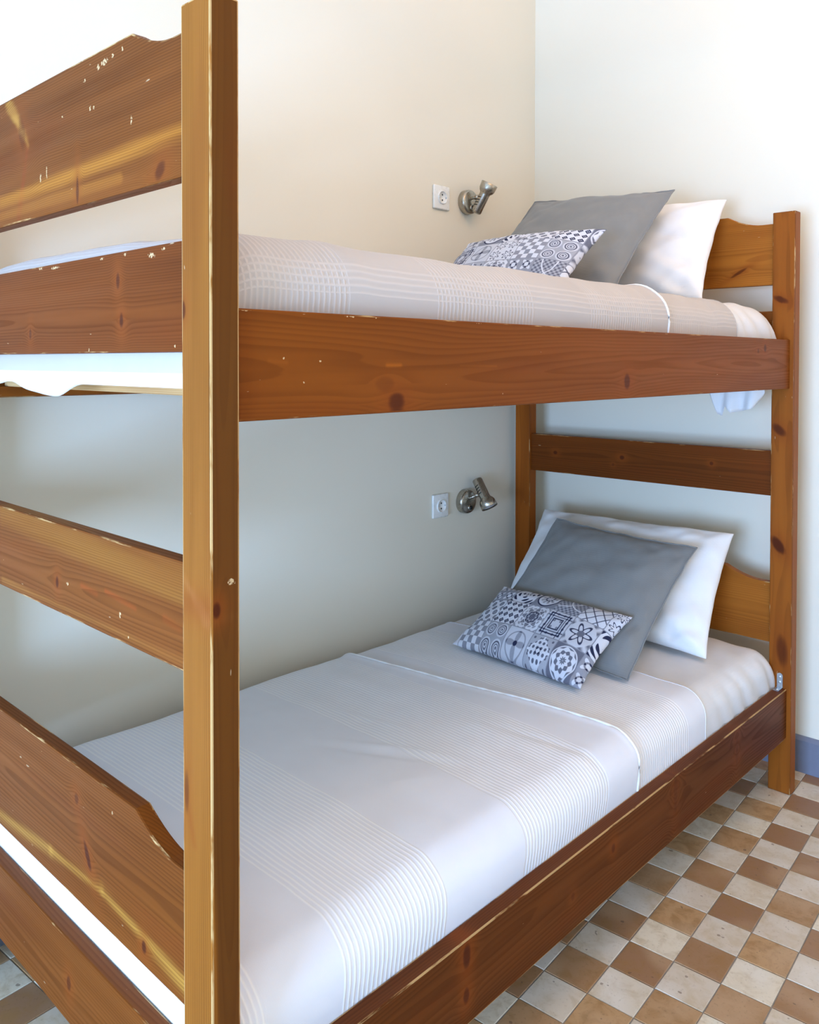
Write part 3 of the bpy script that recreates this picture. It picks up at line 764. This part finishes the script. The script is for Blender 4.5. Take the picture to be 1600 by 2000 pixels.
def sheet_corner(parent):
    bm = bmesh.new(); rows = []
    pts = [(-.225, 0), (-.207, -.075), (-.190, -.082), (-.172, -.048), (-.158, -.070), (-.120, -.062), (-.090, -.055), (-.075, -.030), (-.058, -.004)]
    n = 40; m = 8
    def low(x):
        for (x0, z0), (x1, z1) in zip(pts, pts[1:]):
            if x0 <= x <= x1: return z0 + (z1 - z0) * (x - x0) / (x1 - x0)
        return 0
    for i in range(n + 1):
        x = -.222 + (.163) * i / n; row = []
        for k in range(m + 1):
            t = k / m
            z = 1.277 - t * (1.277 - 1.243 - low(x))
            y = 1.965 + .010 * math.sin(x * 95 + t * 1.5) * (.3 + t) + .01 * t
            row.append(bm.verts.new((x, y, z)))
        rows.append(row)
    for A, B in zip(rows, rows[1:]):
        for k in range(m): bm.faces.new((A[k], B[k], B[k + 1], A[k + 1]))
    o = obj('hanging_sheet_corner', bm, M_SHEET, parent, True)
    md = o.modifiers.new('thickness', 'SOLIDIFY'); md.thickness = .0012
sheet_corner(mat_u)

# ------------------------------------------------------------------ pillows and cushions
def pillow(name, TL, TR, BL_, BR, T, mat, label, cat, group, n=(44, 36), seed=0, pinch=.05, flange=0.0, power=2.3, q=.55, wr=.004, printed=None, fold=0.0, seam=None):
    TL, TR, BL_, BR = [Vector(p) for p in (TL, TR, BL_, BR)]
    nrm = ((TR - TL) + (BR - BL_)).cross((TL - BL_) + (TR - BR)).normalized()
    if nrm.y > 0: nrm = -nrm
    wv = ((TR - TL).length + (BR - BL_).length) / 2; hv = ((TL - BL_).length + (TR - BR).length) / 2
    N, Mm = n
    front, back, pc = {}, {}, []
    verts = []; faces = []
    def mp(i, j): # clustered near edges
        u = -math.cos(math.pi * i / N); v = -math.cos(math.pi * j / Mm); u = u * .55 + (2 * i / N - 1) * .45; v = v * .55 + (2 * j / Mm - 1) * .45
        return u, v
    for side in (1, -1):
        for j in range(Mm + 1):
            for i in range(N + 1):
                edge = i in (0, N) or j in (0, Mm)
                if side == -1 and edge: back[i, j] = front[i, j]; continue
                u, v = mp(i, j)
                uu = u * (1 - pinch * (1 - v * v) * abs(u) ** 2.5); vv = v * (1 - pinch * (1 - u * u) * abs(v) ** 2.5)
                uu += .008 * nz(v * 3 + seed, u, 5) * abs(u) ** 3; vv += .010 * nz(u * 3 + seed, v, 8) * abs(v) ** 3
                s = (uu + 1) / 2; t = (vv + 1) / 2
                p = (BL_ * (1 - s) + BR * s) * (1 - t) + (TL * (1 - s) + TR * s) * t
                fu = min(1, abs(u) / (1 - flange)); fv = min(1, abs(v) / (1 - flange * wv / hv))
                th = T * max(0, (1 - fu ** power)) ** q * max(0, (1 - fv ** power)) ** q
                # radial pulls from the corners and slumped wrinkles
                wrn = wr * (nz(u * 2.2 + seed, v * 2.2, side) * 1.3 + .8 * nz(u * 5 + v * 2 + seed, v * 5 - u * 2, side * 2))
                cr = (abs(u * v)) ** 2
                wrn += wr * 1.1 * cr * math.sin((abs(u) - abs(v)) * 16 + seed) * min(1, th / T * 4)
                if fold: wrn += wr * fold * (.55 * math.sin(u * 5.2 - v * 3.4 + 2.2 * nz(u * 1.7, v * 1.7, seed)) ** 3 + .5 * nz(u * 7 - v * 4 + seed, v * 1.6 + u, 6) + .35 * nz(u * 13 - v * 7, v * 3 + u * 2 + seed, 7))
                wrn *= min(1, th / (T * .35))
                flap = .004 * nz(u * 6 + seed, v * 6, 4) * max(abs(u), abs(v)) ** 6
                d = side * (th + .0012 * (0 if edge else 1)) + wrn + flap
                if side == -1: d = -(th * .8) + wrn * .5 + flap
                idx = len(verts); verts.append(p + nrm * d)
                (front if side == 1 else back)[i, j] = idx
                pc.append(((printed[0] + (uu + 1) / 2 * printed[1], printed[2] + (vv + 1) / 2 * printed[3], 0.0) if printed else (0, 0, 0)))
    for j in range(Mm):
        for i in range(N):
            f = (front[i, j], front[i + 1, j], front[i + 1, j + 1], front[i, j + 1])
            faces.append(f)
            b = (back[i, j], back[i, j + 1], back[i + 1, j + 1], back[i + 1, j]); faces.append(b)
    ctr = sum(verts, Vector()) / len(verts); ctr.z = min(v.z for v in verts)
    me = bpy.data.meshes.new(name); me.from_pydata([v - ctr for v in verts], [], faces)
    at = me.attributes.new('pc', 'FLOAT_VECTOR', 'POINT'); at.data.foreach_set('vector', [c for t in pc for c in t])
    bm = bmesh.new(); bm.from_mesh(me); bmesh.ops.recalc_face_normals(bm, faces=list(bm.faces)); bm.to_mesh(me); bm.free()
    for p in me.polygons: p.use_smooth = True
    me.materials.append(mat)
    o = bpy.data.objects.new(name, me); COL.objects.link(o); o.location = ctr
    md = o.modifiers.new('smooth', 'SUBSURF'); md.levels = 1; md.render_levels = 1
    tag(o, label, cat, group)
    if seam:
        path = [verts[front[i, 0]] for i in range(N + 1)] + [verts[front[N, j]] for j in range(1, Mm + 1)] + [verts[front[i, Mm]] for i in range(N - 1, -1, -1)] + [verts[front[0, j]] for j in range(Mm - 1, -1, -1)]
        bm = bmesh.new(); tube(bm, path, seam, 6); obj('edge_seam', bm, mat, o, True)
    return o
ZL, ZU = .455, 1.512
GP, GG, GC = 'white pillows against the headboard', 'plain grey cushions', 'tile print cushions'
pillow('pillow', (-.895, 2.045, .775), (-.170, 2.045, .785), (-.900, 1.79, .470), (-.140, 1.775, .458), .085, M_PILLOW,
       'white pillow leaning on the headboard of the lower bunk', 'pillow', GP, seed=1, pinch=.045, wr=.009, fold=1.0)
pillow('cushion', (-.722, 1.868, .786), (-.216, 1.868, .762), (-.745, 1.475, .468), (-.220, 1.455, .464), .048, M_GREY,
       'plain grey cushion on the lower bunk', 'cushion', GG, seed=2.4, pinch=.045, flange=.045, wr=.008, seam=.0022, fold=.45)
pillow('cushion', (-.728, 1.572, .604), (-.267, 1.572, .602), (-.742, 1.330, .471), (-.268, 1.296, .470), .054, M_PRINT_L,
       'small blue-grey tile-print cushion lying on the lower bunk', 'cushion', GC, seed=3.1, pinch=.075, printed=(-.30, 5.75, .03, 2.94), wr=.004)
pillow('pillow', (-.915, 2.045, 1.845), (-.200, 2.040, 1.848), (-.890, 1.80, 1.525), (-.165, 1.785, 1.512), .085, M_PILLOW,
       'white pillow leaning on the headboard of the upper bunk', 'pillow', GP, seed=5.2, pinch=.045, wr=.009, fold=1.0)
pillow('cushion', (-.825, 1.875, 1.897), (-.300, 1.875, 1.865), (-.850, 1.50, 1.535), (-.285, 1.475, 1.517), .062, M_GREY,
       'plain grey cushion on the upper bunk', 'cushion', GG, seed=6.8, pinch=.045, flange=.045, wr=.008, seam=.0022, fold=.45)
pillow('cushion', (-.780, 1.450, 1.700), (-.286, 1.450, 1.693), (-.800, 1.285, 1.525), (-.300, 1.255, 1.520), .052, M_PRINT_U,
       'small grey tile-print cushion propped up on the upper bunk', 'cushion', GC, seed=7.7, pinch=.075, printed=(-.30, 5.6, .03, 2.94), wr=.004)

# ------------------------------------------------------------------ wall sockets and reading lamps
def socket(yc, zc, label):
    t = thing('wall_socket', (WX, yc, zc), label, 'socket', 'white wall sockets')
    s = .042
    obj('cover_plate', bbox(WX + .0002, WX + .010, yc - s, yc + s, zc - s, zc + s, .0045, 3), M_SOCKET, t, True)
    bm = bmesh.new(); lathe(bm, (WX + .010, yc, zc), (1, 0, 0), ((-.001, .0235), (.0045, .0235), (.0058, .0222), (.0050, .0205), (.0006, .0198), (.0006, 0)), 40)
    well = obj('socket_well', bm, M_SOCKET, t, True)
    for dz in (-.0095, .0095):
        bm = bmesh.new(); lathe(bm, (WX + .0104, yc, zc + dz), (1, 0, 0), ((0, .0032), (.0006, .0032), (.0006, 0)), 12); obj('pin_hole', bm, M_SLOT, well)
    for dy in (-1, 1):
        obj('earth_clip', bbox(WX + .0102, WX + .0148, yc + dy * .0180 - .0018, yc + dy * .0175 + .0018, zc - .0025, zc + .0025, .0004, 1), M_ZINC, well)
    return t
socket(1.650, 1.9125, 'white wall socket above the upper bunk')
socket(1.648, .815, 'white wall socket above the lower bunk')

def reading_lamp(yc, zc, hp, hd, label):
    """hp: pivot end of the arm; hd: direction the lamp head points"""
    t = thing('reading_lamp', (WX, yc, zc), label, 'lamp', 'nickel reading lamps on the wall')
    bm = bmesh.new(); lathe(bm, (WX + .0002, yc, zc), (1, 0, 0), ((0, .044), (.020, .044), (.0255, .0415), (.0275, .037), (.0275, 0)), 48)
    base = obj('wall_plate', bm, M_STEEL, t, True)
    bm = bmesh.new(); lathe(bm, (WX + .0275, yc + .004, zc - .022), (1, 0, 0), ((-.001, .0115), (.003, .0115), (.0045, .0095), (.0035, .008), (.0035, 0)), 24)
    obj('switch_collar', bm, M_STEEL, base, True)
    bm = bmesh.new(); lathe(bm, (WX + .031, yc + .004, zc - .022), (1, 0, 0), ((0, .0078), (.003, .0078), (.0045, .006), (.005, 0)), 20)
    obj('switch_button', bm, M_BLACK, base, True)
    hp = Vector(hp); hd = Vector(hd).normalized()
    a0 = Vector((WX + .026, yc, zc + .012))
    bm = bmesh.new(); tube(bm, [a0, a0 + (hp - a0) * .5, hp], .0055, 14); obj('arm', bm, M_STEEL, t, True)
    bm = bmesh.new(); lathe(bm, hp, (hp - a0), ((-.012, 0), (-.012, .008), (.002, .0085), (.004, 0)), 18); obj('swivel_joint', bm, M_STEEL, t, True)
    # head: slim tube, then a bell with the bulb face
    side = (hp - a0).normalized(); side = (side - hd * side.dot(hd)).normalized()
    c0 = hp + side * .019 - hd * .052
    prof = [(-.004, 0), (-.004, .012), (-.002, .0165), (.002, .0190), (.070, .0190), (.075, .0205), (.081, .0260), (.089, .0296), (.112, .0312), (.113, .0300), (.108, .0288), (.106, 0)]
    bm = bmesh.new(); lathe(bm, c0, hd, prof, 40); head = obj('lamp_head', bm, M_STEEL, t, True)
    bm = bmesh.new(); lathe(bm, c0 + hd * .1065, hd, ((0, .0275), (.002, .0265), (.004, .018), (.005, 0)), 32); obj('bulb_face', bm, M_LENS, head, True)
    # ventilation slots along the tube facing the camera
    vd = (CAM - c0).normalized(); vd = (vd - hd * vd.dot(hd)).normalized(); sd = hd.cross(vd)
    vd2 = (vd * .72 + (-side) * .70); vd2 = (vd2 - hd * vd2.dot(hd)).normalized(); sd = hd.cross(vd2)
    for k in range(4):
        bm = bmesh.new()
        c = c0 + hd * (.024 + .010 * k)
        P = []
        for s_ in (-1, 1):
            for q in (0, 1):
                pass
        arc = [i / 6 for i in range(-3, 4)]
        A = [bm.verts.new(c + (vd2 * math.cos(x_ * 1.1) + sd * math.sin(x_ * 1.1)) * .0194 - hd * (.0016 - .004 * x_)) for x_ in arc]
        B = [bm.verts.new(c + (vd2 * math.cos(x_ * 1.1) + sd * math.sin(x_ * 1.1)) * .0194 + hd * (.0016 + .004 * x_)) for x_ in arc]
        C_ = [bm.verts.new(v.co - (v.co - (c + hd * (v.co - c).dot(hd))).normalized() * .002) for v in A]
        D_ = [bm.verts.new(v.co - (v.co - (c + hd * (v.co - c).dot(hd))).normalized() * .002) for v in B]
        for i in range(6):
            bm.faces.new((A[i], A[i + 1], B[i + 1], B[i])); bm.faces.new((C_[i], D_[i], D_[i + 1], C_[i + 1]))
            bm.faces.new((A[i], C_[i], C_[i + 1], A[i + 1])); bm.faces.new((B[i], B[i + 1], D_[i + 1], D_[i]))
        bm.faces.new((A[0], B[0], D_[0], C_[0])); bm.faces.new((A[-1], C_[-1], D_[-1], B[-1]))
        bmesh.ops.recalc_face_normals(bm, faces=list(bm.faces))
        obj('vent_slot', bm, M_SLOT, head)
    return t
reading_lamp(1.792, 1.915, (WX + .052, 1.800, 1.930), (.42, .16, .86), 'nickel reading lamp pointing up above the upper bunk')
reading_lamp(1.785, .815, (WX + .052, 1.806, .842), (.50, .0, -.80), 'nickel reading lamp pointing down above the lower bunk')
